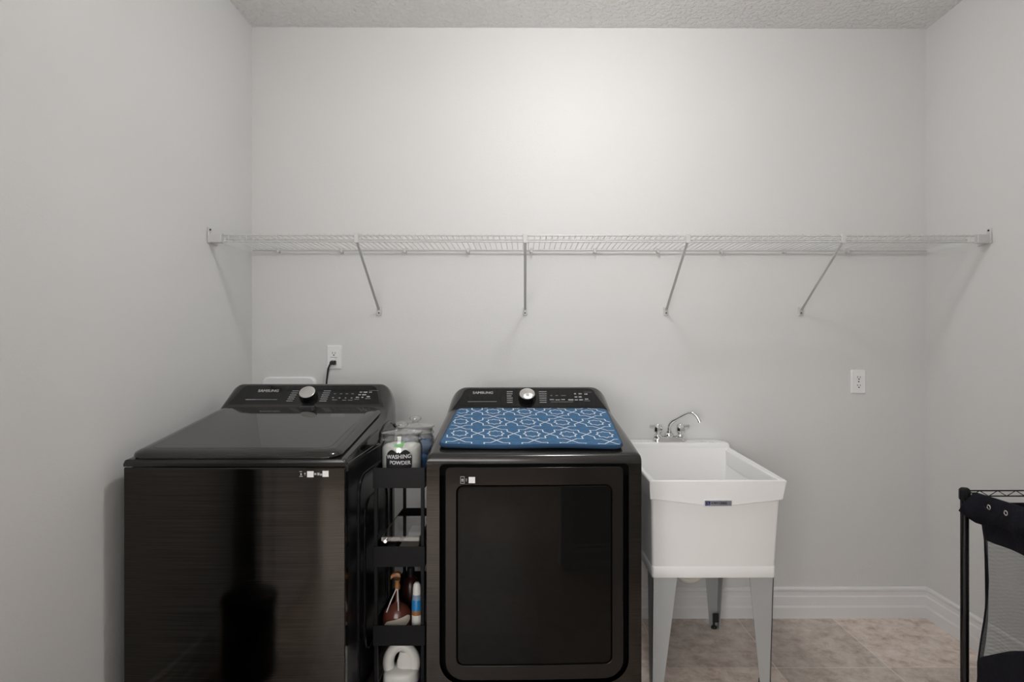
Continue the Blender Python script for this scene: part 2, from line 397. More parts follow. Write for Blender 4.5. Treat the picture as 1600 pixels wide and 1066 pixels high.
# ------------------------------------------------------------------ wire shelf
def wire_shelf():
    yf, yb, z = 2.546, 2.928, 1.763
    t = thing('wire_shelf', 'long white ventilated wire shelf with diagonal braces spanning the back wall', 'shelf', (.315, yb, z))
    ox, oy, oz = .315, yb, z
    L = lambda x, y, zz: (x-ox, y-oy, zz-oz)
    x0, x1 = XL+.012, XR-.012
    m = MB(); n = int((x1-x0-.04)/.0247)
    for i in range(n+1):
        x = x0+.02+(x1-x0-.04)*i/n
        m.tube([L(x, yb, z+.0035), L(x, yf, z+.0035), L(x, yf-.003, z), L(x, yf-.003, z-.030)], .0014, 5)
    m.build('deck_wires', WIREW, t)
    m = MB()
    m.tube([L(x0+.05, yf+.001, z-.002), L(x1-.05, yf+.001, z-.002)], .0034, 8)
    m.tube([L(x0+.05, yf, z-.028), L(x1-.05, yf, z-.028)], .0034, 8)
    m.build('front_lip', WIREW, t)
    m = MB(); m.tube([L(x0, yb, z-.001), L(x1, yb, z-.001)], .0042, 8); m.build('rear_rod', WIREW, t)
    m = MB(); m.tube([L(x0+.01, yf+.10, z-.002), L(x1-.01, yf+.10, z-.002)], .0026, 8); m.build('middle_rod', WIREW, t)
    for x in (-.698, .0015, .678, 1.327):
        b = MB()
        zf = 1.478
        b.loft([[L(x+dx, yf+.004+dy, z-.030) for dx, dy in ((-.006,0),(.006,0),(.006,.008),(-.006,.008))],
                [L(x+dx, YB-.012+dy, zf) for dx, dy in ((-.006,-.004),(.006,-.004),(.006,.004),(-.006,.004))]])
        b.box(x-.009-ox, x+.009-ox, yf-.008-oy, yf+.006-oy, z-.034-oz, z+.006-oz)
        br = b.build('diagonal_brace', WIREW, t, bevel=.002)
        f = MB(); f.box(x-.011-ox, x+.011-ox, YB-.010-oy, YB-oy, 1.452-oz, 1.492-oz); fo = f.build('foot_plate', WIREW, br, bevel=.002)
        f = MB(); f.tube([L(x, YB-.014, 1.463), L(x, YB-.009, 1.463)], .0035, 10); f.build('screw', SLOT, br)
    for sx, xw in ((1, XL), (-1, XR)):
        b = MB()
        b.box(min(xw, xw+sx*.055)-ox, max(xw, xw+sx*.055)-ox, yf-.010-oy, yf+.012-oy, z-.034-oz, z+.004-oz)
        b.box(min(xw, xw+sx*.008)-ox, max(xw, xw+sx*.008)-ox, yf-.018-oy, yf+.06-oy, z-.036-oz, z+.010-oz)
        b.box(min(xw, xw+sx*.006)-ox, max(xw, xw+sx*.006)-ox, yf-.016-oy, yf+.010-oy, z+.004-oz, z+.030-oz)
        e = b.build('end_bracket', WIREW, t, bevel=.003)
        f = MB(); f.tube([L(xw+sx*.005, yf-.004, z+.020), L(xw+sx*.009, yf-.004, z+.020)], .004, 10); f.build('screw', SLOT, e)
    for i in range(10):
        x = on_plane(437+i*98.3, 392, (0, YB, 0), (0, 1, 0)).x
        b = MB(); b.box(x-.006-ox, x+.006-ox, YB-.024-oy, YB-oy, z-.012-oz, z+.010-oz); b.tube([L(x, YB-.02, z-.004), L(x+.004, YB-.026, z-.016)], .004, 8)
        b.build('wall_clip', WIREW, t, bevel=.002)
wire_shelf()

# ------------------------------------------------------------------ outlets
def outlet(c, label, gfci):
    t = thing('wall_outlet', label, 'outlet', c)
    m = MB()
    o = rrect(-.035, .035, -.057, .057, .004, 3); i = rrect(-.031, .031, -.053, .053, .003, 3)
    m.loft([[(p[0], 0, p[1]) for p in o], [(p[0], -.003, p[1]) for p in o], [(p[0], -.007, p[1]) for p in i]]); m.build('cover_plate', PLATE, t)
    if gfci:
        m = MB(); m.loft([[(p[0], -.006, p[1]) for p in rrect(-.017, .017, -.034, .034, .002, 2)], [(p[0], -.009, p[1]) for p in rrect(-.0165, .0165, -.0335, .0335, .002, 2)]]); r = m.build('receptacle', PLATE, t)
        m = MB(); m.box(-.017, .017, -.0095, -.0088, -.0005, .0005+.0003); m.box(.004, .015, -.0095, -.0088, -.0075, -.0066); m.build('test_buttons', SLOT, r)
        cs = (.018, -.020)
    else:
        for cz in (.0195, -.0195):
            m = MB(); m.loft([[(p[0], y, p[1]+cz) for p in rrect(-.0165, .0165, -.0145, .0145, .010, 5)] for y in (-.006, -.0088)]); m.build('receptacle', PLATE, t)
        m = MB(); m.tube([(0,-.006,0),(0,-.0085,0)], .003, 10); m.build('screw', SLOT, t)
        cs = (.0195, -.0195)
    for cz in cs:
        m = MB()
        m.box(-.0075, -.0055, -.0096, -.0085, cz-.001, cz+.007); m.box(.0055, .0075, -.0096, -.0085, cz-.001, cz+.006)
        m.tube([(0,-.0085,cz-.0075),(0,-.0098,cz-.0075)], .0032, 10)
        m.build('socket_holes', SLOT, t)
    return t
p = on_plane(522.5, 558.5, (0, YB, 0), (0,1,0)); outlet((p.x, YB, p.z), 'white wall outlet with a black cord plugged in, above the washer', True)
q = on_plane(1340.5, 596.5, (0, YB, 0), (0,1,0)); outlet((q.x, YB, q.z), 'white wall outlet with nothing plugged in, right of the sink', False)
t = thing('power_cord', 'black power cord plugged in above the washer and dropping behind it', 'cord', (p.x, YB-.0105, p.z-.025))
m = MB(); m.loft([[(a, 0, b) for a, b in rrect(-.012,.012,-.010,.010,.004,3)], [(a, -.010, b) for a, b in rrect(-.013,.013,-.011,.010,.004,3)], [(a-.004, -.024, b-.003) for a, b in rrect(-.009,.009,-.007,.007,.004,3)]]); m.build('plug', RUBBER, t)
m = MB(); m.tube([(-.002,-.016,-.002),(-.012,-.022,-.010),(-.020,-.020,-.028),(-.030,-.013,-.09),(-.034,-.012,-.16),(-.036,-.012,-.42)], .0042, 8); m.build('cable', RUBBER, t)
# laundry valve box behind the washer
a = on_plane(412, 589, (0, YB, 0), (0,1,0)); b = on_plane(495, 589, (0, YB, 0), (0,1,0))
t = thing('valve_box', 'white rounded laundry valve box cover on the wall behind the washer', 'valve box', ((a.x+b.x)/2, YB, a.z-.2))
hw = (b.x-a.x)/2; m = MB(); m.loft([[(x, y, z) for x, z in rrect(-hw+i, hw-i, i, .2-i, .03, 6)] for y, i in ((0,0),(-.012,0),(-.020,.006))]); m.build('cover', PLATE, t)
m = MB(); m.tube([(0,-.02,.08),(0,-.05,.08),(0,-.06,.02),(0,-.06,-.3)], .012, 10); m.build('hose', PLATE, t)

# ------------------------------------------------------------------ washer and dryer
def top_cover(mb, zb, prof):
    """prof: (y, half width base, z shoulder, half width top, z top)"""
    rings = []
    N = 10; M = 14
    for (y, hw, zs, ht, zt) in prof:
        right = []
        for k in range(N+1):
            a = .5*PI*k/N
            right.append((ht+(hw-ht)*math.cos(a)**.9, zs+(zt-zs)*math.sin(a)**.9))
        sec = [(hw, zb)] + right
        top = [(ht*(1-2*j/M), zt) for j in range(1, M)]
        left = [(-x, z) for x, z in reversed(sec)]
        full = sec + top + left
        k = max(0, 1-y/.12)
        rings.append([(x, y+bow(x)*k, z) for x, z in full])
    mb.loft(rings)
class Face:
    """console face: point at (x, v up the slope, n out of it) in the appliance's own frame"""
    def __init__(s, y0, z0, y1, z1):
        s.o = Vector((0, y0, z0)); d = Vector((0, y1-y0, z1-z0)); s.L = d.length; s.d = d.normalized(); s.n = Vector((0, -s.d.z, s.d.y))
    def __call__(s, x, v, n=0): return s.o + Vector((x, 0, 0)) + s.d*v + s.n*n
def face_uv(root_m, fc, px, py):
    p0 = root_m @ fc(0, 0, .003); n = (root_m.to_3x3() @ fc.n)
    w_ = root_m.inverted() @ on_plane(px, py, p0, n)
    return w_.x, (w_-fc.o).dot(fc.d)
def quad(mb, fc, x0, x1, v0, v1, n):
    mb.face([mb.v(fc(*c, n)) for c in ((x0,v0),(x1,v0),(x1,v1),(x0,v1))])
def marks(mb, M, fc, rows, n=.0032):
    for (pa, pb, py, h) in rows:
        xa, va = face_uv(M, fc, pa, py); xb, _ = face_uv(M, fc, pb, py)
        # a short row of tiny character-like blocks
        x = xa
        while x < xb:
            wd = random.uniform(.0022, .0048)
            quad(mb, fc, x, min(x+wd, xb), va-h/2, va+h/2, n); x += wd+.0010

def knob(t, M, fc, px, py, silver):
    x, v = face_uv(M, fc, px, py)
    # the knob stands proud of the panel, so its foot sits lower than the cap appears
    base = fc(x, v-.008, .002)
    q = fc.n.to_track_quat('Z', 'Y')
    m = MB(); m.lathe([(.036,0),(.037,.006),(.034,.012),(.0335,.024),(.032,.026),(.001,.026)], n=40)
    k = m.build('dial', BLACKG, t); k.location = base; k.rotation_mode = 'QUATERNION'; k.rotation_quaternion = q
    m = MB(); m.lathe([(.0315,.025),(.0315,.0275),(.0300,.0285),(.001,.0285)], n=40); m.build('dial_cap', silver, k)

def appliance(kind, name, label, cat, loc, rz, T):
    t = thing(name, label, cat, loc, rz)
    M = Matrix.Translation(loc) @ Matrix.Rotation(rz, 4, 'Z')
    HW = .343
    zs = T['seam']
    m = MB(); m.box(-HW+.002, HW-.002, .035, .735, .02, zs); cab = m.build('cabinet', SIDEK, t, bevel=.006)
    for sx in (-1, 1):     # pressed beads on the side sheets
        m = MB(); pts = rrect(.16, .66, .12, zs-.07, .07, 8); pts.append(pts[0])
        m.tube([(sx*(HW-.002), a, b) for a, b in pts], .006, 6, False)
        pts = rrect(.24, .58, .22, zs-.17, .06, 8); pts.append(pts[0])
        m.tube([(sx*(HW-.002), a, b) for a, b in pts], .005, 6, False); m.build('side_bead', SIDEK, cab)
    for x in (-.29, .29):
        for y in (.08, .67):
            m = MB(); m.lathe([(.022,0),(.024,.004),(.02,.012),(.012,.014),(.012,.025)], (x, y, 0), 16); m.build('levelling_foot', RUBBER, t)
    # the console and deck
    m = MB(); top_cover(m, zs, T['prof']); m.build('top_cover', CHAR, t, angle=50)
    fc = Face(*T['face'])
    # gloss control panel lying on the console face
    m = MB(); o = T['panel']
    m.loft([[fc(x, v, -.004) for x, v in o], [fc(x, v, .0018) for x, v in o], [fc(x*.997, v+(.0006 if v < .05 else -.0006), .0026) for x, v in o]])
    pn = m.build('control_panel', BLACKG, t, angle=30)
    m = MB(); lx, lv = face_uv(M, fc, *T['logo'])
    add_text(m, 'SAMSUNG', .014, lambda a, b: fc(lx+a, lv+b, .0034), width=.084, bold=.0001, height=.0135); m.build('brand_lettering', LOGO, pn)
    kx = T['knob'][0]
    for nm, lo, hi in (('slogan_print', 0, kx-60), ('cycle_names', kx-60, kx), ('cycle_names', kx, kx+36), ('button_print', kx+36, 9999)):
        m = MB(); marks(m, M, fc, [r_ for r_ in T['marks'] if lo <= r_[0] < hi]); m.build(nm, MARK, pn)
    knob(t, M, fc, *T['knob'], KNOBM)
    return t, M, fc, cab

# --- washer
WL = (-.900, 1.904, 0)
sl = (1.043-.950)/.53
wp = [(.000,.343,.930,.338,.934), (.004,.343,.934,.330,.944), (.02,.343,.938,.32,.947), (.50,.343,.985,.325,1.02), (.575,.343,1.00,.322,1.046),
      (.590,.343,1.02,.318,1.055), (.680,.343,1.04,.290,1.135), (.695,.343,1.04,.287,1.141), (.735,.343,1.02,.285,1.135), (.750,.341,1.00,.28,1.10)]
def wm():
    L = []
    for k in range(6):   # cycle names left and right of the dial
        y = 611+k*3.15
        L.append((457-k*1.9, 466-k*1.9+1, y, .0036)); L.append((506-k*1.4, 517-k*1.4, y, .0036))
    L += [(384,401,624.6,.003),(402,433,624.6,.002)]
    L += [(522,525,615.5,.002),(531,535,615.5,.002),(540,544,615.5,.002),(549,553,615.5,.002)]
    L += [(519,522,621.5,.004),(529,532,622,.004),(539,541,622,.004),(548,551,622,.004),(519,527,625,.002),(535,541,625.5,.002),(544,551,625.5,.002),(554,561,624,.002)]
    L += [(562,566,613,.006),(568,574,613,.006),(577,581,613,.006),(560,564,617,.006),(566,572,617,.006),(556,561,621,.005),(565,568,621,.006),(573,578,620,.006),(571,579,623,.002),(577,591,610.5,.0012)]
    return L
T = dict(seam=.922, prof=wp, face=(.585, 1.046, .680, 1.137), panel=[], logo=(419.5, 611), knob=(483, 617), marks=wm())
def panel_outline(b, tp, L, r):
    pts = [(-b, .002), (b, .002)]
    for k in range(9):
        a = .5*PI*k/8; pts.append((tp-r+r*math.cos(.5*PI*k/8), L-r+r*math.sin(.5*PI*k/8)))
    for k in range(9):
        pts.append((-tp+r-r*math.sin(.5*PI*k/8), L-r+r*math.cos(.5*PI*k/8)))
    return pts
T['panel'] = panel_outline(.318, .286, .128, .035)
washer, WM, wfc, wcab = appliance('washer', 'washing_machine', 'black stainless top-load washing machine with a closed smoked lid, in the left corner', 'washing machine', WL, 0, T)
m = MB(); bowed_plate(m, dense(rrect(-.343, .343, .03, .920, .004, 2)), 0, .034); wf = m.build('front_panel', BRUSHED, washer, angle=30)
m = MB(); m.box(-.335, .335, .012, .036, .015, .045); m.build('kick_strip', BLACKM, washer)
def lid():
    # plane rising to the back
    y0, z0, y1, z1 = -.012, .968, .572, 1.058
    fl = Face(y0, z0, y1, z1)
    def ring(n, i): return [fl(x, v, n) for x, v in rrectk(-.330+i, .326-i, i, fl.L-i*.3, (max(.012,.055-i), max(.012,.055-i), .03, .03), 8, 8)]
    m = MB(); m.loft([ring(-.034, .030), ring(-.026, .006), ring(-.018, 0), ring(-.010, .004), ring(-.004, .018), ring(-.001, .032), ring(0, .042)])
    l = m.build('lid', LIDM, washer, angle=50)
    m = MB(); m.loft([[fl(x, v, n) for x, v in rrect(-.285, .285, .045, fl.L-.03, .03, 6)] for n in (-.001, .0006)]); m.build('lid_window', LIDM, l)
    m = MB(); cx, _ = face_uv(WM, wfc, 485, 640)
    m.loft([[fl(x, v, n) for x, v in rrect(cx-.029-i, cx+.029+i, fl.L-.045-i, fl.L-.012+i, .008, 4)] for n, i in ((.0, .002), (.006, 0), (.009, -.004))]); m.build('lid_latch', BLACKG, l)
lid()
# black recess under the lid on the right-hand side and hinge arch
m = MB(); m.tube([(.344,.02,.928),(.344,.43,.931)], .0025, 6); m.build('seam_strip', CHROME if False else FRAMEK, washer)
m = MB(); m.loft([[(.3435, a, b) for a, b in [(.06,.944),(.43,.982),(.43,.944)]], [(.3445, a, b) for a, b in [(.06,.944),(.43,.982),(.43,.944)]]]); m.build('side_recess', BLACKG, washer)
m = MB(); m.tube([(.345,.44,.93),(.345,.47,.965),(.345,.53,.985),(.345,.62,.99),(.345,.70,.975),(.345,.735,.955)], .005, 6); m.build('hinge_trim', BLACKG, washer)
m = MB()
def front_mark(mb, M, pa, pb, ya, yb, out=.0006, y0=0.0):
    p0 = M @ Vector((0, y0, 0)); n = M.to_3x3() @ Vector((0,1,0))
    A = M.inverted() @ on_plane(pa, ya, p0, n); B = M.inverted() @ on_plane(pb, yb, p0, n)
    pts = [(A.x, A.z), (B.x, A.z), (B.x, B.z), (A.x, B.z)]
    mb.loft([[(x, y0+bow(x)+.002, z) for x, z in pts], [(x, y0+bow(x)-out, z) for x, z in pts]])
for a in ((480.8,490.8,736,745.5),(504.5,513.8,735.6,745)): front_mark(m, WM, *a)
m.mi = 1
for a in ((469,473,736,737),(470.5,472.5,739,742.5),(469,474,743.5,744.5),(476.5,478.5,738.5,740.5),(477,478,741.5,742.5),(492,495,739,742),(496.5,500,738.5,742.5),(500.8,504,740,743)): front_mark(m, WM, *a)
m.build('energy_stickers', [STICK, MARK], washer)

# --- dryer
DL = (.031, 1.955, 0); DR = math.radians(1.2)
dp = [(.000,.343,.925,.338,.930), (.002,.343,.932,.33,.942), (.010,.343,.938,.322,.951), (.025,.343,.940,.315,.956), (.20,.343,.960,.312,.986), (.525,.341,.995,.308,1.036),
      (.545,.340,1.00,.305,1.042), (.640,.335,1.02,.262,1.122), (.655,.335,1.02,.258,1.127), (.72,.333,1.0,.258,1.122), (.740,.331,.98,.25,1.09)]
def dm():
    L = []
    for k in range(6):
        y = 612.3+k*3.3
        L.append((792, 801 if k != 2 else 799, y, .0036)); L.append((842+k*.3, 854, y, .0036))
    L += [(731,776,627.8,.002)]
    L += [(860,863,618.2,.002),(868,872,618.2,.002),(877,884,618.2,.002),(859,866,624.6,.005),(868,875,625,.004),(877,883,624.5,.004),(888,896,625,.007),(861,896,628.2,.0015)]
    L += [(897,900,615.5,.006),(904,909,615.5,.006),(913,918,616,.006),(898,902,620.5,.006),(904,909,620.5,.006),(898,903,625,.005),(905,911,625,.006),(914,919,623.8,.006),(913,922,626.5,.002),(912,925,613,.0012)]
    return L
T = dict(seam=.903, prof=dp, face=(.545, 1.040, .640, 1.1225), panel=panel_outline(.316, .278, .124, .032), logo=(754.5, 614), knob=(823.5, 620), marks=dm())
dryer, DM, dfc, dcab = appliance('dryer', 'clothes_dryer', 'black stainless front-load clothes dryer with a blue mat on top, middle of the room', 'dryer', DL, DR, T)
inner = dense(rrect(-.302, .302, .222, .9185, (.075,.075,.012,.012), 10))
m = MB(); ring_plate(m, project_to_rect(inner, -.343, .343, .03, .9195), inner, 0, .034); m.build('front_panel', BRUSHED, dryer, angle=30)
m = MB(); bowed_plate(m, dense(rrect(-.302, .302, .885, .9205, (.001,.001,.014,.014), 6)), -.0014, .024, edge=.0005); m.build('recess_lip', VOIDK, dryer)
m = MB(); m.box(-.31, .31, .026, .0345, .2, .925); m.build('door_recess', VOIDK, dryer)
m = MB(); m.box(-.335, .335, .012, .036, .015, .045); m.build('kick_strip', BLACKM, dryer)
fo = dense(rrect(-.283, .283, .2395, .9125, (.060,.060,.016,.016), 10)); fi_ = rrect(-.247, .247, .2865, .8555, (.022,.022,.022,.022), 10)
def resample(poly, angs, cx, cz):
    out = []
    n = len(poly)
    for a in angs:
        d = (math.cos(a), math.sin(a)); best = None
        for i in range(n):
            p, q_ = poly[i], poly[(i+1) % n]
            ex, ez = q_[0]-p[0], q_[1]-p[1]
            den = d[0]*ez - d[1]*ex
            if abs(den) < 1e-12: continue
            s_ = ((p[0]-cx)*ez - (p[1]-cz)*ex)/den; u = ((p[0]-cx)*d[1] - (p[1]-cz)*d[0])/den
            if s_ > 0 and -1e-6 <= u <= 1+1e-6 and (best is None or s_ < best): best = s_
        out.append((cx+d[0]*best, cz+d[1]*best))
    return out
CZ = .571
angs = sorted(set([round(math.atan2(p[1]-CZ, p[0]), 6) for p in fo] + [round(math.atan2(p[1]-CZ, p[0]), 6) for p in fi_]))
FO = resample(fo, angs, 0, CZ); FI = resample(fi_, angs, 0, CZ)
m = MB(); ring_plate(m, FO, FI, -.008, .018); door = m.build('door', FRAMEK, dryer, angle=30, bevel=.002)
m = MB(); bowed_plate(m, dense(rrect(-.2445, .2445, .289, .853, .020, 8)), -.009, .016, edge=.0025); m.build('door_glass', GLASSK, door, angle=30)
m = MB(); front_mark(m, DM, 732.5, 742.5, 745, 754.5, y0=-.008)
m.mi = 1
for a in ((719.5,720,744.5,755),(725.5,726,744.5,755),(719.5,726,744.3,744.9),(719.5,726,754.6,755.2),(721,724.5,748,750),(720.8,724.8,751,752),(727.8,730,748,749),(728,729.8,750.5,751.5)): front_mark(m, DM, *a, y0=-.008)
m.build('energy_stickers', [STICK, MARK], dryer)

# --- blue mat on the dryer
def dry_mat():
    y0, z0, y1, z1 = .022, .9665, .512, 1.0405
    fl = Face(y0, z0, y1, z1); W = .302
    t = bpy.data.objects.new('drying_mat', None)
    def P_(x, v, n):
        c = fl(x, v, n)
        d = .002*math.sin(x*16+v*9)*min(1, max(0, 1-v/.1))
        return Vector((c.x, c.y, c.z+d+.002))
    out = lambda i: rrectk(-W+i, W-i, i, fl.L-i, max(.035-i, .006), 8, 16)
    m = MB()
    m.loft([[P_(x, v, -.004) for x, v in out(.004)], [P_(x, v, .001) for x, v in out(0)], [P_(x, v, .006) for x, v in out(.001)], [P_(x, v, .009) for x, v in out(.006)]], cap=False)
    R = [[m.v(P_(x, v, .004)) for x, v in out(.0045)]]; 
    m.face([m.v(P_(x, v, -.004)) for x, v in reversed(out(.004))])
    m.mi = 1
    Rr = []
    for i in (.006, .012, .05, .12, .2): Rr.append([P_(x, v, .0095 if i > .006 else .009) for x, v in out_scaled(out(.006), i, W, fl.L)])
    m.loft(Rr, cap=False); m.face([m.v(q_) for q_ in Rr[-1]])
    m.mi = 2
    px_, py_ = .1243, .1535
    lw = .0021
    xm, v0, v1 = W-.014, .011, fl.L-.010
    def clip(a, b):
        t0, t1 = 0., 1.
        dx, dv = b[0]-a[0], b[1]-a[1]
        for p_, q_ in ((-dx, a[0]+xm), (dx, xm-a[0]), (-dv, a[1]-v0), (dv, v1-a[1])):
            if abs(p_) < 1e-12:
                if q_ < 0: return None
            else:
                r_ = q_/p_
                if p_ < 0: t0 = max(t0, r_)
                else: t1 = min(t1, r_)
        if t0 >= t1: return None
        return (a[0]+dx*t0, a[1]+dv*t0), (a[0]+dx*t1, a[1]+dv*t1)
    def star(cx, cv, R_, sq):
        # sixteen-sided outline of an eight-pointed star
        pts = []
        k = R_-sq
        for q_ in range(4):
            a = q_*PI/2; c, s_ = math.cos(a), math.sin(a)
            for (u, v) in ((R_, 0), (sq, k), (sq, sq), (k, sq)):
                pts.append((cx+(u*c-v*s_)*px_, cv+(u*s_+v*c)*py_))
        return pts
    cells = []
    for r_ in range(-1, 4):
        for c_ in range(-3, 5):
            cells.append((c_*px_+.003, fl.L-.066-r_*py_))
    for cx, cv in cells:
        for R_, sq in ((.5, .335), (.235, .17)):
            S_ = star(cx, cv, R_, sq)
            for i in range(len(S_)):
                sh = lambda q_: (q_[0]-.10*(q_[1]-.12), q_[1]-.03*q_[0])
                g = clip(sh(S_[i]), sh(S_[(i+1) % len(S_)]))
                if not g: continue
                a, b = Vector(g[0]), Vector(g[1]); d = (b-a)
                if d.length < 1e-4: continue
                d.normalize(); nn = Vector((-d.y, d.x))*lw
                a2, b2 = a-d*lw*.6, b+d*lw*.6
                m.face([m.v(P_(q_.x, q_.y, .0103)) for q_ in (a2-nn, b2-nn, b2+nn, a2+nn)])
    bpy.data.objects.remove(t)
    bmesh.ops.delete(m.bm, geom=[v for v in m.bm.verts if not v.link_faces], context='VERTS')
    o = m.build('drying_mat', [MATE, MATB, MATW], angle=50)
    o.location = DL + Vector((0,.004,0)) if False else (DL[0]-.012, DL[1]+.004, 0); o.rotation_euler = (0, 0, DR-math.radians(2.2))
    tag(o, 'blue microfibre mat with white star lattice pattern lying on the dryer', 'mat')
def out_scaled(base, i, W, L):
    k = max(0, i-.006)
    fx, fv = (W-.006-k)/(W-.006), (L/2-.006-k)/(L/2-.006)
    return [(x*fx, L/2+(v-L/2)*fv) for x, v in base]
dry_mat()

# ------------------------------------------------------------------ slim rolling cart
CX0, CX1, CY0, CY1 = -.520, -.342, 2.10, 2.62
TIERS = (.881, .611, .341, .096)
def cart():
    cx, cy = (CX0+CX1)/2, (CY0+CY1)/2
    t = thing('rolling_cart', 'narrow black four-tier rolling cart between the washer and the dryer', 'cart', (cx, cy, 0))
    hx, hy = (CX1-CX0)/2, (CY1-CY0)/2
    for zt in TIERS:
        m = MB(); w_ = .003; h = .070 if zt > .2 else .06
        m.box(-hx, hx, -hy, -hy+w_, zt-h, zt); m.box(-hx, hx, hy-w_, hy, zt-h, zt)
        m.box(-hx, -hx+w_, -hy+w_, hy-w_, zt-h, zt); m.box(hx-w_, hx, -hy+w_, hy-w_, zt-h, zt)
        m.box(-hx+w_, hx-w_, -hy+w_, hy-w_, zt-h, zt-h+.004)
        m.build('tray', CARTK, t, bevel=.001)
    for sx in (-1, 1):
        for sy in (-1, 1):
            m = MB(); x = sx*(hx-.009); y = sy*(hy-.010)
            m.box(x-.006, x+.006, y-.006, y+.006, .036, TIERS[0]-.004); m.build('post', CARTK, t, bevel=.001)
            m = MB(); m.tube([(x-.008, y, .0155), (x+.008, y, .0155)], .0155, 16); m.build('caster', RUBBER, t)
cart()
FLZ = [z-.066 for z in TIERS[:3]] + [.040]

# ---- jars
def jar(loc, label, powder):
    t = thing('glass_jar', label, 'jar', loc, group='glass storage jars on the top tray of the cart')
    pr = [(.066,0),(.071,.006),(.073,.02),(.073,.124),(.070,.135),(.0655,.141),(.0655,.145),(.0725,.149),(.073,.1525),(.068,.156),(.066,.168),
          (.062,.168),(.062,.144),(.067,.134),(.0695,.122),(.0695,.02),(.066,.008),(.0005,.006)]
    m = MB(); m.lathe([(.0005,0)]+pr, n=40); m.build('jar_body', GLASS, t, angle=60)
    m = MB(); m.lathe([(.0005,.1695),(.062,.1695),(.070,.170),(.0735,.173),(.0735,.177),(.066,.180),(.048,.184),(.028,.186),(.013,.188),(.011,.191),(.016,.195),(.0225,.200),(.0235,.205),(.019,.212),(.010,.2155),(.0005,.216)], n=40)
    m.build('jar_lid', GLASS, t, angle=60)
    if powder:
        m = MB(); rg = []
        n = 40
        for r_, z in ((.02,.0085),(.064,.010),(.068,.022),(.068,.05),(.068,.08),(.068,.120)):
            rg.append([(r_*math.cos(2*PI*i/n), r_*math.sin(2*PI*i/n), z) for i in range(n)])
        for r_, z in ((.066,.127),(.045,.132),(.02,.134)):
            rg.append([(r_*math.cos(2*PI*i/n), r_*math.sin(2*PI*i/n), z+.004*math.sin(i*.5)) for i in range(n)])
        m.loft(rg)
        o = m.build('washing_powder', POWDER, None, angle=60); o.location = loc
        o['kind'] = 'stuff'; tag(o, 'white washing powder filling the front glass jar', 'powder')
        m = MB(); m.box(-.012, .018, -.0645, -.056, .131, .140); m.box(-.004, .010, -.057, .02, .134, .138); g = m.build('powder_scoop', GREEN, None, bevel=.001); g.location = loc
        tag(g, 'bright green scoop half buried in the powder of the front jar', 'scoop')
        # chalkboard label wrapped round the glass
        R = .0738; a0 = -PI/2 + .04
        def wr(x, z, dr=0): a = a0 + x/R; return ((R+dr)*math.cos(a), (R+dr)*math.sin(a), z)
        m = MB(); n = 24; H = []
        cols = []
        for k in range(n+1):
            u = -1+2*k/n; x = u*.047
            zt = .1165 + .006*math.cos(u*PI*2.0)*-1 + (.004 if abs(u) < .07 else 0) - (.010*max(0, abs(u)-.85)/.15)
            zb = .048 - .005*math.cos(u*PI*2.0)*-1 + (.010*max(0, abs(u)-.85)/.15)
            cols.append((x, zb, zt))
        V = [[m.v(wr(x, zb+(zt-zb)*j/4, .0006)) for j in range(5)] for x, zb, zt in cols]
        for a, b in zip(V, V[1:]):
            for j in range(4): m.face([a[j], b[j], b[j+1], a[j+1]])
        lb = m.build('chalk_label', CHALKB, t)
        m = MB()
        add_text(m, 'WASHING', .02, lambda x, y: wr(x, .0985+y+x*.03, .0014), width=.086, bold=.0002, height=.0135)
        add_text(m, 'POWDER', .02, lambda x, y: wr(x+.006, .0775+y-x*.02, .0014), width=.072, bold=.0002, height=.0125)
        m.build('label_lettering', CHALK, lb)
    return t
JZ = FLZ[0]
jx = on_plane(629.5, 700, (0, 2.22, 0), (0,1,0)).x
jar((jx, 2.20, JZ), 'glass lidded jar of white powder with a black WASHING POWDER label, front of cart', True)
jx2 = on_plane(651, 700, (0, 2.40, 0), (0,1,0)).x
jx2 = -.425
jar((jx2, 2.385, JZ), 'glass lidded jar of blue and white sachets, behind the powder jar', False)
def sachet(i, c, rot, material, lab):
    m = MB(); N = 8; W = .024; H = .030
    def f(u, v, s_): return Vector((u*W, s_*.010*max(0,(1-abs(u)**2.5))*max(0,(1-abs(v)**2.5)), v*H))
    for s_ in (-1, 1):
        V = [[m.v(f(-1+2*a/N, -1+2*b_/N, s_)) for b_ in range(N+1)] for a in range(N+1)]
        for a in range(N):
            for b_ in range(N): m.face([V[a][b_], V[a+1][b_], V[a+1][b_+1], V[a][b_+1]])
    bmesh.ops.remove_doubles(m.bm, verts=m.bm.verts, dist=1e-6)
    o = m.build('detergent_sachet', material, None, angle=60); o.location = c; o.rotation_euler = rot
    tag(o, lab, 'sachet', 'detergent sachets in the rear jar')
sp = [((.022,-.040,.045),(0,.2,.1),PODB),((-.024,-.036,.045),(0,-.3,-.1),PODL),((.036,-.030,.092),(.1,.5,.5),PODL),((0,-.042,.095),(0,-.2,0),STICK),((.045,-.006,.045),(0,0,1.4),PODB),
      ((-.045,0,.05),(0,.1,1.6),STICK),((.046,.0,.10),(.2,.1,1.2),PODL),((-.036,-.012,.10),(0,.4,.9),PODL),((0,.03,.05),(0,.3,.1),STICK),((.01,.0,.118),(1.2,.1,.5),PODL),((0,-.012,.05),(0,.1,.1),PODL)]
for i, (c, r_, mm) in enumerate(sp):
    lab = {id(PODB): 'deep blue detergent sachet low in the rear glass jar', id(PODL): 'pale blue detergent sachet in the rear glass jar', id(STICK): 'white detergent sachet in the rear glass jar'}[id(mm)]
    sachet(i, (jx2+c[0], 2.385+c[1], JZ+c[2]), r_, mm, lab)

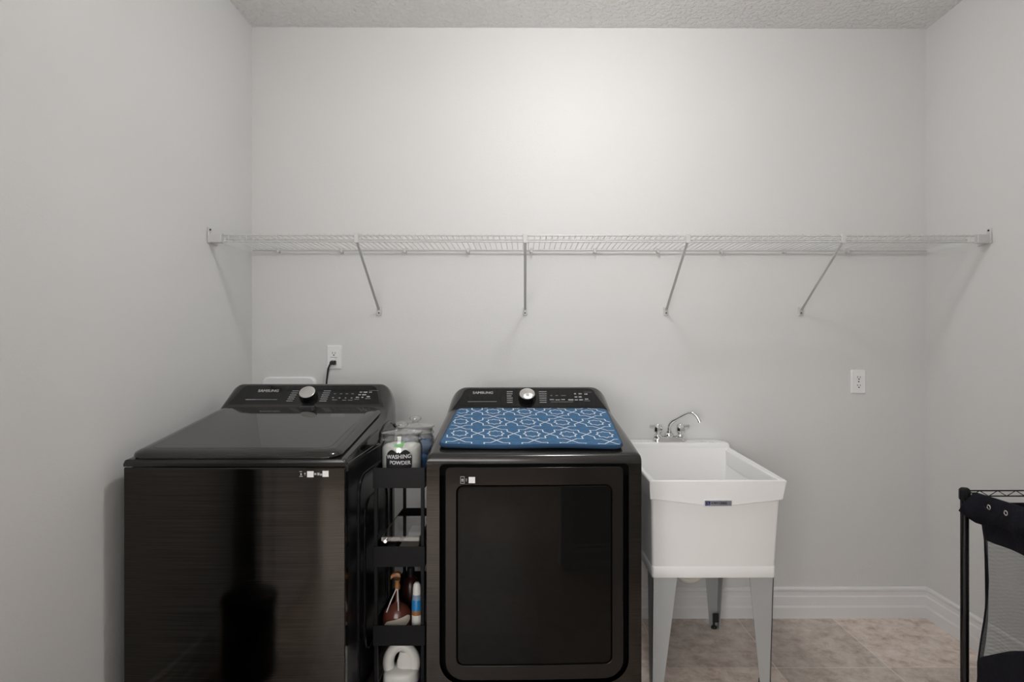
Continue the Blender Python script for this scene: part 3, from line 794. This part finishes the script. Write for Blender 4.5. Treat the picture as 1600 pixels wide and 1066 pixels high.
# ---- clear box with contents on the second tray
def clear_box():
    z0 = FLZ[1]; x0, x1, y0, y1, z1 = -.498, -.366, 2.13, 2.395, .637
    cx, cy = (x0+x1)/2, (y0+y1)/2
    t = thing('acrylic_box', 'clear acrylic lidded box on the second tray of the cart', 'box', (cx, cy, z0))
    hx, hy, h = (x1-x0)/2, (y1-y0)/2, z1-z0; w_ = .003
    m = MB(); m.box(-hx, hx, -hy, -hy+w_, 0, h-.004); m.box(-hx, hx, hy-w_, hy, 0, h-.004); m.box(-hx, -hx+w_, -hy+w_, hy-w_, 0, h-.004); m.box(hx-w_, hx, -hy+w_, hy-w_, 0, h-.004); m.box(-hx+w_, hx-w_, -hy+w_, hy-w_, 0, w_)
    m.build('box_body', ACRYL, t)
    m = MB(); m.box(-hx, hx, -hy, hy, h-.0035, h); m.build('box_lid', ACRYL, t, bevel=.001)
    m = MB(); m.tube([(-hx+.016, -hy, h-.014), (-hx+.016, -hy-.012, h-.014)], .006, 12); m.build('box_latch', CHROME, t)
    m = MB(); random.seed(3)
    for k in range(7):
        a = .048-.001*k; m.box(-.010, .058, -.118, .02+.004*(k % 2), .0045+k*.0065, .0045+k*.0065+.0055)
    o = m.build('dryer_sheets', CREAM, None, bevel=.001); o.location = (cx, cy, z0); tag(o, 'stack of cream folded dryer sheets inside the clear acrylic box', 'sheets')
    m = MB(); m.box(-.005, .055, .035, .12, .0045, .058); o = m.build('white_carton', STICK, None, bevel=.003); o.location = (cx, cy, z0); tag(o, 'small white carton at the back of the clear acrylic box', 'carton')
    m = MB(); m.box(-.055, -.022, -.10, .10, .0045, .050); o = m.build('dark_carton', mat('dark_card', (.03,.03,.028), .6), None, bevel=.003); o.location = (cx, cy, z0); tag(o, 'dark narrow carton along the left side of the clear acrylic box', 'carton')
clear_box()

# ---- spray bottle and can on the third tray
def spray_bottle():
    z0 = FLZ[2]; x = on_plane(621, 950, (0, 2.20, 0), (0,1,0)).x
    t = thing('spray_bottle', 'squat red-brown bottle with amber trigger sprayer and cream label, third tray', 'bottle', (x, 2.20, z0))
    m = MB(); m.lathe([(.0005,0),(.045,0),(.050,.006),(.0535,.03),(.0535,.055),(.046,.080),(.030,.096),(.014,.103),(.007,.112),(.0065,.165),(.0005,.165)], n=32, sy=.8); b_ = m.build('bottle_body', REDB, t, angle=60)
    m = MB(); N = 20; R = .0545
    V = []
    for k in range(N+1):
        u = -1+2*k/N; a = -PI/2+.15+u*.95; h = .022*math.sqrt(max(0, 1-u*u*.93)); zc = .046+u*.014
        V.append([m.v((R*math.cos(a), R*.8*math.sin(a), zc-h)), m.v((R*math.cos(a), R*.8*math.sin(a), zc+min(h,.016)))])
    for a, c in zip(V, V[1:]): m.face([a[0], c[0], c[1], a[1]])
    m.build('cream_label', CREAM, b_)
    m = MB(); m.lathe([(.007,.150),(.010,.154),(.011,.165),(.0085,.172),(.0085,.180),(.011,.186)], n=20); m.build('collar', AMBER, t)
    m = MB(); m.loft([[(xx, y, z) for y, z in rrect(-.010,.010,-.008+dz,.008+dz,.005,4)] for xx, dz in ((-.022,.196),(-.014,.203),(.0,.206),(.008,.204),(.012,.200))]); m.build('trigger_head', AMBER, t)
    m = MB(); m.tube([(.002,-.009,.156),(.008,-.026,.12),(.012,-.040,.090)], .0022, 6); m.tube([(-.002,-.009,.156),(-.018,-.024,.12),(-.032,-.032,.082)], .0022, 6); m.build('trigger', PVC, t)
spray_bottle()
def can():
    z0 = FLZ[2]; x = on_plane(651.5, 940, (0, 2.15, 0), (0,1,0)).x
    t = thing('stain_stick', 'slim white bottle with a blue band and white cap, right side of third tray', 'bottle', (x, 2.15, z0))
    m = MB(); m.lathe([(.0005,0),(.0165,0),(.018,.004),(.018,.0845),(.0005,.0845)], n=28); m.build('bottle_body', WHITEP, t)
    m = MB(); m.lathe([(.0005,.0845),(.0183,.0845),(.0183,.100),(.0005,.100)], n=28); m.build('amber_band', AMBER, t)
    m = MB(); m.lathe([(.0005,.100),(.0183,.100),(.0180,.132),(.0165,.136),(.0005,.136)], n=28); m.build('blue_sleeve', BLUEP, t)
    m = MB(); m.lathe([(.0005,.136),(.016,.136),(.0155,.154),(.0005,.154)], n=28); m.build('neck_ring', GREYB, t)
    m = MB(); m.lathe([(.0005,.154),(.0145,.154),(.0140,.175),(.012,.188),(.007,.195),(.0005,.196)], n=28); m.build('cap', WHITEP, t)
can()
def dark_bottle():
    z0 = FLZ[2]
    t = thing('dark_bottle', 'dark red bottle standing behind the trigger bottle on third tray', 'bottle', (-.43, 2.315, z0))
    m = MB(); m.lathe([(.0005,0),(.03,0),(.032,.005),(.032,.12),(.024,.145),(.012,.155),(.012,.165),(.0005,.165)], n=28); m.build('bottle_body', DARKR, t)
    m = MB(); m.lathe([(.0005,.165),(.014,.165),(.014,.19),(.0005,.19)], n=20); m.build('cap', BLACKM, t)
dark_bottle()
def jug():
    z0 = FLZ[3]; x = on_plane(627, 1030, (0, 2.2, 0), (0,1,0)).x
    t = thing('detergent_jug', 'white detergent jug with curved handle and purple label on the bottom tray', 'jug', (x, 2.21, z0))
    def sec(cx, w_, d_, z): return [(cx+math.copysign(abs(math.cos(a))**.7, math.cos(a))*w_, math.copysign(abs(math.sin(a))**.7, math.sin(a))*d_, z) for a in [2*PI*i/32 for i in range(32)]]
    m = MB(); m.loft([sec(0,.056,.05,0), sec(0,.062,.055,.006), sec(0,.064,.057,.05), sec(0,.064,.057,.072), sec(0,.063,.056,.088), sec(.002,.060,.052,.098), sec(.01,.050,.040,.104), sec(.014,.040,.022,.108)]); b_ = m.build('jug_body', WHITEP, t, angle=60)
    m = MB(); m.loft([sec(0,.0648,.0578,.012), sec(0,.0648,.0578,.066)], cap=False); m.build('purple_label', PURPLE, b_)
    # recessed shoulder and the loop handle round it
    m = MB(); pts = []
    for k in range(25):
        a = PI*1.18 - k/24*PI*1.36
        pts.append((math.cos(a)*.047, -.004, .122+math.sin(a)*.058))
    m.tube(pts, [.017+.004*abs(math.cos(PI*k/24)) for k in range(25)], 14); m.build('handle', WHITEP, t, angle=60)
    m = MB(); m.loft([sec(.018,.034,.024,.098), sec(.018,.034,.024,.13), sec(.022,.028,.020,.162)]); m.build('jug_neck', GREYB if False else WHITEP, t, angle=60)
jug()

# ------------------------------------------------------------------ utility sink
SX0, SX1, SYF, SYB = .450, .947, 2.209, 2.94
def sink():
    cx, cy = (SX0+SX1)/2, (SYF+SYB)/2
    t = thing('utility_sink', 'white freestanding utility tub sink on grey steel legs beside the dryer', 'sink', (cx, cy, 0))
    hx, hy = (SX1-SX0)/2, (SYB-SYF)/2
    def zt(y): return .813+(.838-.813)*(y+hy)/(.67)
    def ring(x0, x1, y0, y1, z=None, dz=0):
        pts = rrectk(x0, x1, y0, y1, .010, 3, 3)
        return [(p_[0], p_[1], (zt(p_[1])+dz) if z is None else z) for p_ in pts]
    yl = hy-.115
    m = MB()
    m.loft([ring(-hx+.016, hx-.034, -hy+.026, hy-.01, .454), ring(-hx+.014, hx-.033, -hy+.022, hy-.01, .500), ring(-hx+.008, hx-.021, -hy+.010, hy-.005, .735),
            ring(-hx+.006, hx-.019, -hy+.008, hy-.004, .75), ring(-hx, hx, -hy, hy, None, -.012), ring(-hx+.001, hx-.001, -hy+.001, hy-.001, None, -.002), ring(-hx+.003, hx-.003, -hy+.003, hy-.003, None, 0),
            ring(-hx+.009, hx-.009, -hy+.009, yl, None, 0), ring(-hx+.012, hx-.012, -hy+.012, yl-.003, None, -.004),
            ring(-hx+.022, hx-.040, -hy+.035, yl-.03, .56), ring(-hx+.03, hx-.06, -hy+.05, yl-.05, .525), ring(-hx+.10, hx-.12, -hy+.15, yl-.2, .515)])
    tub = m.build('basin', SINKM, t, angle=40)
    # apron with dropped centre
    m = MB()
    prof = [(-hx, .812), (hx, .812), (hx-.016, .742), (.07, .7235), (.055, .7225), (-.05, .7225), (-.065, .7235), (-hx+.006, .745)]
    m.loft([[(x, -hy+.012, z) for x, z in prof], [(x, -hy-.001 if z > .8 else -hy+.0008, z) for x, z in prof]]); m.build('front_apron', SINKM, t, bevel=.0025)
    for sx, h_ in ((-1, hx), (1, hx)):
        m = MB(); bt = .002 if sx < 0 else .014
        ap = ((-hy,.745),(hy-.03,.76),(hy-.03,.825),(-hy,.81))
        m.loft([[(sx*(h_-.022), y, z) for y, z in ap], [(sx*(h_-(bt if z < .78 else 0)), y, z) for y, z in ap]])
        m.build('side_apron', SINKM, t, bevel=.002)
    # bottom lip band
    m = MB(); m.loft([ring(-hx+.0145, hx-.032, -hy+.023, hy-.01, .4535), ring(-hx+.0135, hx-.031, -hy+.021, hy-.01, .458), ring(-hx+.0130, hx-.031, -hy+.0215, hy-.01, .494), ring(-hx+.016, hx-.034, -hy+.026, hy-.012, .502)]); m.build('bottom_band', SINKM, t, angle=30)
    # rear ledge for the faucet with soap ribs
    m = MB()
    pl = [(-hx, yl-.002), (hx, yl-.002), (hx, hy-.06), (hx-.026, hy), (-hx+.02, hy), (-hx, hy-.06)]
    m.loft([[(x, y, .80) for x, y in pl], [(x, y, zt(yl)+.002) for x, y in pl], [(x*.985, y+.006*(1 if y < 0 else (-.0 if y > .3 else 1)), .8565) for x, y in pl]])
    led = m.build('rear_ledge', SINKM, t, bevel=.004)
    for c0, dc in ((-.205, .016), (.125, .017)):
        m = MB()
        for k in range(6): m.box(c0+k*dc, c0+k*dc+.006, yl+.008, yl+.045, .855, .859)
        m.build('soap_ribs', SINKM, led, bevel=.0015)
    # maker's label
    m = MB(); m.box(-.052, .050, -hy-.003, -hy+.002, .7195, .7440); lab = m.build('maker_label', STICK, t, bevel=.001)
    m = MB(); m.box(-.049, .047, -hy-.0036, -hy-.0028, .7225, .7410)
    m.build('label_field', mat('label_grey', (.20,.20,.24), .5), lab)
    m = MB(); m.box(-.047, -.030, -hy-.0041, -hy-.0035, .7245, .7395)
    m.mi = 1
    add_text(m, 'M', .01, lambda a, b_: (-.0385+a, -hy-.0046, .732+b_), width=.011, bold=.0004, height=.011)
    add_text(m, 'MUSTEE', .01, lambda a, b_: (.003+a, -hy-.0046, .732+b_), width=.055, bold=.0003, height=.009)
    m.build('label_lettering', [NAVYP, STICK], lab)
    # legs: tapered angle steel
    def leg(sx, sy, x_o, y_o, wt, wb, z1=.456):
        m = MB(); th = .003
        def plate(a):   # front/rear facing flange
            return a
        # flange in the x direction
        xo_t, xo_b = x_o, x_o - sx*.014*(1 if sx > 0 else -.3)
        f = [(xo_t, z1), (xo_t - sx*wt, z1), (xo_b - sx*wb, 0), (xo_b, 0)]
        m.loft([[(x, y_o, z) for x, z in f], [(x, y_o - sy*th, z) for x, z in f]])
        g = [(y_o, z1), (y_o - sy*wt, z1), (y_o - sy*wb, 0), (y_o, 0)]
        m.loft([[(xo_t if z > .1 else xo_b, y, z) for y, z in g], [((xo_t if z > .1 else xo_b) - sx*th, y, z) for y, z in g]])
        L_ = m.build('leg', LEGM, t)
        m = MB(); m.lathe([(.013,0),(.014,.004),(.010,.01),(.005,.012),(.005,.05)], (xo_b-sx*.022, y_o-sy*.022, 0), 14); m.box(min(xo_b-sx*.003, xo_b-sx*.03), max(xo_b-sx*.003, xo_b-sx*.03), y_o-sy*.03-.002, y_o-sy*.03+.002, .03, .07)
        m.build('leg_leveller', RUBBER, L_)
    leg(-1, -1, -hx+.017, -hy+.026, .090, .036)
    leg(1, -1, hx-.037, -hy+.026, .088, .030)
    leg(-1, 1, -hx+.017, hy-.09, .090, .036)
    leg(1, 1, hx-.037, hy-.09, .085, .036)
    # drain trap
    m = MB(); X = .684-cx; Y = 2.55-cy
    pts = [(X-.047, Y, .50), (X-.047, Y, .38)] + [(X-.047*math.cos(a), Y, .378-.047*math.sin(a)) for a in [PI*k/10 for k in range(1, 10)]] + [(X+.047, Y, .38), (X+.047, Y+.01, .41), (X+.05, Y+.05, .43), (X+.05, hy, .43)]
    m.tube(pts, .021, 14); m.tube([(X-.047, Y, .40), (X-.047, Y, .43)], .028, 14); m.tube([(X+.047, Y, .37), (X+.047, Y, .39)], .028, 14); m.build('drain_trap', PVC, t, angle=50)
sink()

def faucet():
    fx = on_plane(1046, 692, (0, 2.875, 0), (0,1,0)).x; fz = .857
    t = thing('faucet', 'chrome two-handle faucet with swivel spout on the rear ledge of the sink', 'faucet', (fx, 2.882, fz))
    m = MB()
    m.loft([[(x, y, z) for x, y in rrect(-.078+i, .078-i, -.026+i, .026-i, .022, 6)] for z, i in ((0,0),(.006,0),(.010,.002),(.020,.008),(.022,.012))]); m.build('base', CHROME, t, angle=40)
    for sx in (-1, 1):
        m = MB(); c = (sx*.053, 0, .020)
        m.lathe([(.021,0),(.021,.004),(.018,.010),(.013,.014),(.014,.018),(.021,.024),(.022,.030),(.019,.056),(.016,.060),(.001,.061)], c, 10)
        x0, x1 = sx*.066, sx*.093
        m.loft([[(x, c[1]+y-.004, c[2]+z) for y, z in rrect(-.008,.008,a,.058,.003,3)] for x, a in ((x0,.030),(sx*.076,.036),(x1,.040))])
        m.build('handle', CHROME, t, angle=35)
    m = MB(); m.lathe([(.020,.020),(.022,.028),(.018,.038),(.014,.040),(.014,.046)], n=20)
    pts = [(0,0,.04),(0,0,.060),(.001,-.002,.072),(.006,-.005,.084),(.014,-.011,.094)]
    pts += [(.030,-.020,.105),(.050,-.032,.119),(.068,-.043,.131),(.078,-.049,.1365),(.087,-.054,.1385),(.096,-.059,.137),(.104,-.063,.132),(.111,-.067,.124),(.118,-.071,.111),(.122,-.073,.101)]
    m.tube(pts, [.0095]*5+[.0085]*10, 14); m.tube([(.121,-.0725,.104),(.1235,-.074,.096)], .0098, 14); m.build('spout', CHROME, t, angle=50)
faucet()

# ------------------------------------------------------------------ laundry sorter
RX, RY, RZ = 1.476, 2.049, .818
def sorter():
    RX1, RY1 = 1.85, 1.25
    t = thing('laundry_sorter', 'black wire-topped laundry sorter frame standing against the right wall', 'laundry sorter', ((RX+RX1)/2, (RY+RY1)/2, 0))
    ox, oy = t.location.x, t.location.y
    for x in (RX, RX1):
        for y in (RY, RY1):
            m = MB(); X, Y = x-ox, y-oy
            m.tube([(X,Y,.05),(X,Y,RZ)], .0127, 20)
            for k in range(28): m.tube([(X,Y,.08+k*.0254),(X,Y,.0815+k*.0254)], .0130, 20)
            po = m.build('post', BLACKG, t)
            m = MB(); m.lathe([(.0165,RZ-.036),(.0175,RZ-.030),(.0172,RZ-.004),(.014,RZ+.001),(.010,RZ+.004),(.0005,RZ+.004)], (X,Y,0), 8); m.build('collar', BLACKM, po)
            m = MB(); m.tube([(X-.008,Y,.025),(X+.008,Y,.025)], .025, 20); m.box(X-.012,X+.012,Y-.012,Y+.012,.045,.06); m.build('caster', RUBBER, po)
    def truss(a, b):
        a = Vector(a)-Vector((ox,oy,0)); b = Vector(b)-Vector((ox,oy,0)); m = MB(); L = (b-a).length; d = (b-a)/L
        dn = Vector((0,0,-.0185))
        m.tube([a, b], .0024, 8); m.tube([a+dn, b+dn], .0024, 8)
        n = int(L/.030); pts = [a+d*(.02+.0305*k)+(dn if k % 2 == 0 else Vector((0,0,0))) for k in range(n) if .02+.0305*k < L-.01]
        m.tube(pts, .0016, 6); m.build('wire_rail', BLACKM, t)
    z = RZ-.006
    truss((RX, RY, z), (RX1, RY, z)); truss((RX, RY, z), (RX, RY1, z)); truss((RX1, RY, z), (RX1, RY1, z)); truss((RX, RY1, z), (RX1, RY1, z))
    zb = .12
    truss((RX, RY, zb), (RX1, RY, zb)); truss((RX, RY, zb), (RX, RY1, zb)); truss((RX1, RY, zb), (RX1, RY1, zb)); truss((RX, RY1, zb), (RX1, RY1, zb))
sorter()
def bag(y0, y1, label):
    """hanging bag: y0 far side, y1 near side"""
    X0, X1 = RX-.006, 1.856
    t = thing('laundry_bag', label, 'laundry bag', ((X0+X1)/2, (y0+y1)/2, .10), group='bags hanging in the laundry sorter')
    ox, oy, oz = t.location
    cxm, cym = (X0+X1)/2, (y0+y1)/2
    def pt(face, s_, z):
        """s_ 0..1 along the face; the cloth pulls in at mid height"""
        k = (.80-z)/.70
        pinch = .012*math.sin(PI*min(1, k*1.3)) - .014*max(0, k-.55)
        if face == 'L': x, y = X0+.014+pinch, y0+(y1-y0)*s_; y += (pinch)*(1-2*s_)*-1
        if face == 'B': x, y = X0+.014+pinch+(X1-X0-.02-2*pinch)*s_, y0-pinch
        if face == 'R': x, y = X1-.006-pinch, y0+(y1-y0)*s_ - pinch*(1-2*s_)
        if face == 'N': x, y = X0+.014+pinch+(X1-X0-.02-2*pinch)*s_, y1+pinch
        wv = .004*math.sin(s_*9+z*14)
        if face in 'LR': x += wv
        else: y += wv
        return Vector((x-ox, y-oy, z-oz))
    def sheet(name, face, ztop, zbot, material, s0=0, s1=1, n=16):
        m = MB(); V = []
        for a in range(n+1):
            s_ = s0+(s1-s0)*a/n; zt_, zb_ = ztop(s_), zbot(s_)
            V.append([m.v(pt(face, s_, zt_+(zb_-zt_)*b_/n)) for b_ in range(n+1)])
        for a in range(n):
            for b_ in range(n): m.face([V[a][b_], V[a+1][b_], V[a+1][b_+1], V[a][b_+1]])
        o = m.build(name, material, t, angle=60)
        if material is not MESHM:
            so = o.modifiers.new('thick', 'SOLIDIFY'); so.thickness = .0025; so.offset = 0
        return o
    for face in 'LBRN':
        dr = .066 if face in 'LR' else .0
        e0 = .03
        mt = lambda s_: .670+.0*s_
        mb_ = (lambda s_: .275+.32*min(1,s_/.9)*.55*(1-s_*.35)) if face == 'L' else (lambda s_: .285)
        sheet('top_band', face, lambda s_: .785, mt, NAVYF)
        sheet('mesh_panel', face, mt, mb_, MESHM, e0, 1-e0)
        sheet('side_binding', face, mt, lambda s_: .27, NAVYF, 0, e0, 6)
        sheet('side_binding', face, mt, lambda s_: .27, NAVYF, 1-e0, 1, 6)
        sheet('bottom_band', face, mb_, lambda s_: .10, NAVYF)
    m = MB(); m.box(X0+.02-ox, X1-.02-ox, y1+.01-oy, y0-.01-oy, .0, .004); m.build('bag_base', NAVYF, t)
    # turned-over cuff: wraps the rail and flares outward along the room side
    m = MB(); V = []; n = 18
    ys, ye = y0+.012, y1
    for a in range(n+1):
        s_ = a/n; y = ys+(ye-ys)*s_
        e = max(0, 1-s_*4.5)
        fl = .052*e + .008 + .004*math.sin(s_*17)*(1-e)
        drop = .040+.036*min(1, s_*5)*(1-.35*min(1, max(0, s_-.25)*4)) + .004*math.sin(s_*11)
        prof = [(X0+.022, .770), (X0+.020, .800), (X0+.012, .817), (X0+.002, .817), (X0-.004-fl*.2, .803), (X0-.004-fl*.65, .803-drop*.45), (X0-.002-fl, .803-drop)]
        V.append([m.v((x-ox, y-oy-.022*max(0, k-3)/3*e, z-oz)) for k, (x, z) in enumerate(prof)])
    for a, b_ in zip(V, V[1:]):
        for k in range(6): m.face([a[k], b_[k], b_[k+1], a[k+1]])
    o = m.build('cuff', NAVYF, t, angle=60); so = o.modifiers.new('thick', 'SOLIDIFY'); so.thickness = .003
    for k in range(2):
        yy = ys-.088-k*.068
        m = MB(); rr = .0065
        m.tube([(X0-.013-ox, yy-oy+rr*math.cos(a), .790-oz+rr*math.sin(a)) for a in [2*PI*j/12 for j in range(13)]], .0022, 6, False); m.build('grommet', CHROME, t)
    m = MB(); m.tube([(X0-.020-ox, ys-.075-oy, .790-oz), (X0-.002-ox, ys-.11-oy, .765-oz), (X0+.003-ox, ys-.125-oy, .735-oz)], .0022, 6); m.build('drawstring', BLACKM, t)
bag(1.992, 1.765, 'black laundry bag with grey mesh sides at the far end of the laundry sorter')

# ------------------------------------------------------------------ step bin near the left wall (seen reflected in the washer)
def bin_():
    t = thing('step_bin', 'small black oval step bin by the left wall, reflected in the washer front', 'bin', (-1.08, 1.36, 0))
    m = MB(); m.lathe([(.001,0),(.105,0),(.112,.006),(.115,.02),(.115,.285),(.112,.29),(.001,.29)], n=36); m.build('bin_body', BLACKG, t)
    m = MB(); m.lathe([(.118,.288),(.120,.294),(.120,.312),(.112,.324),(.07,.336),(.001,.340)], n=36); m.build('bin_lid', BLACKM, t)
    m = MB(); m.box(.05,.10,-.15,-.10,.01,.022); m.build('pedal', CHROME, t)
bin_()
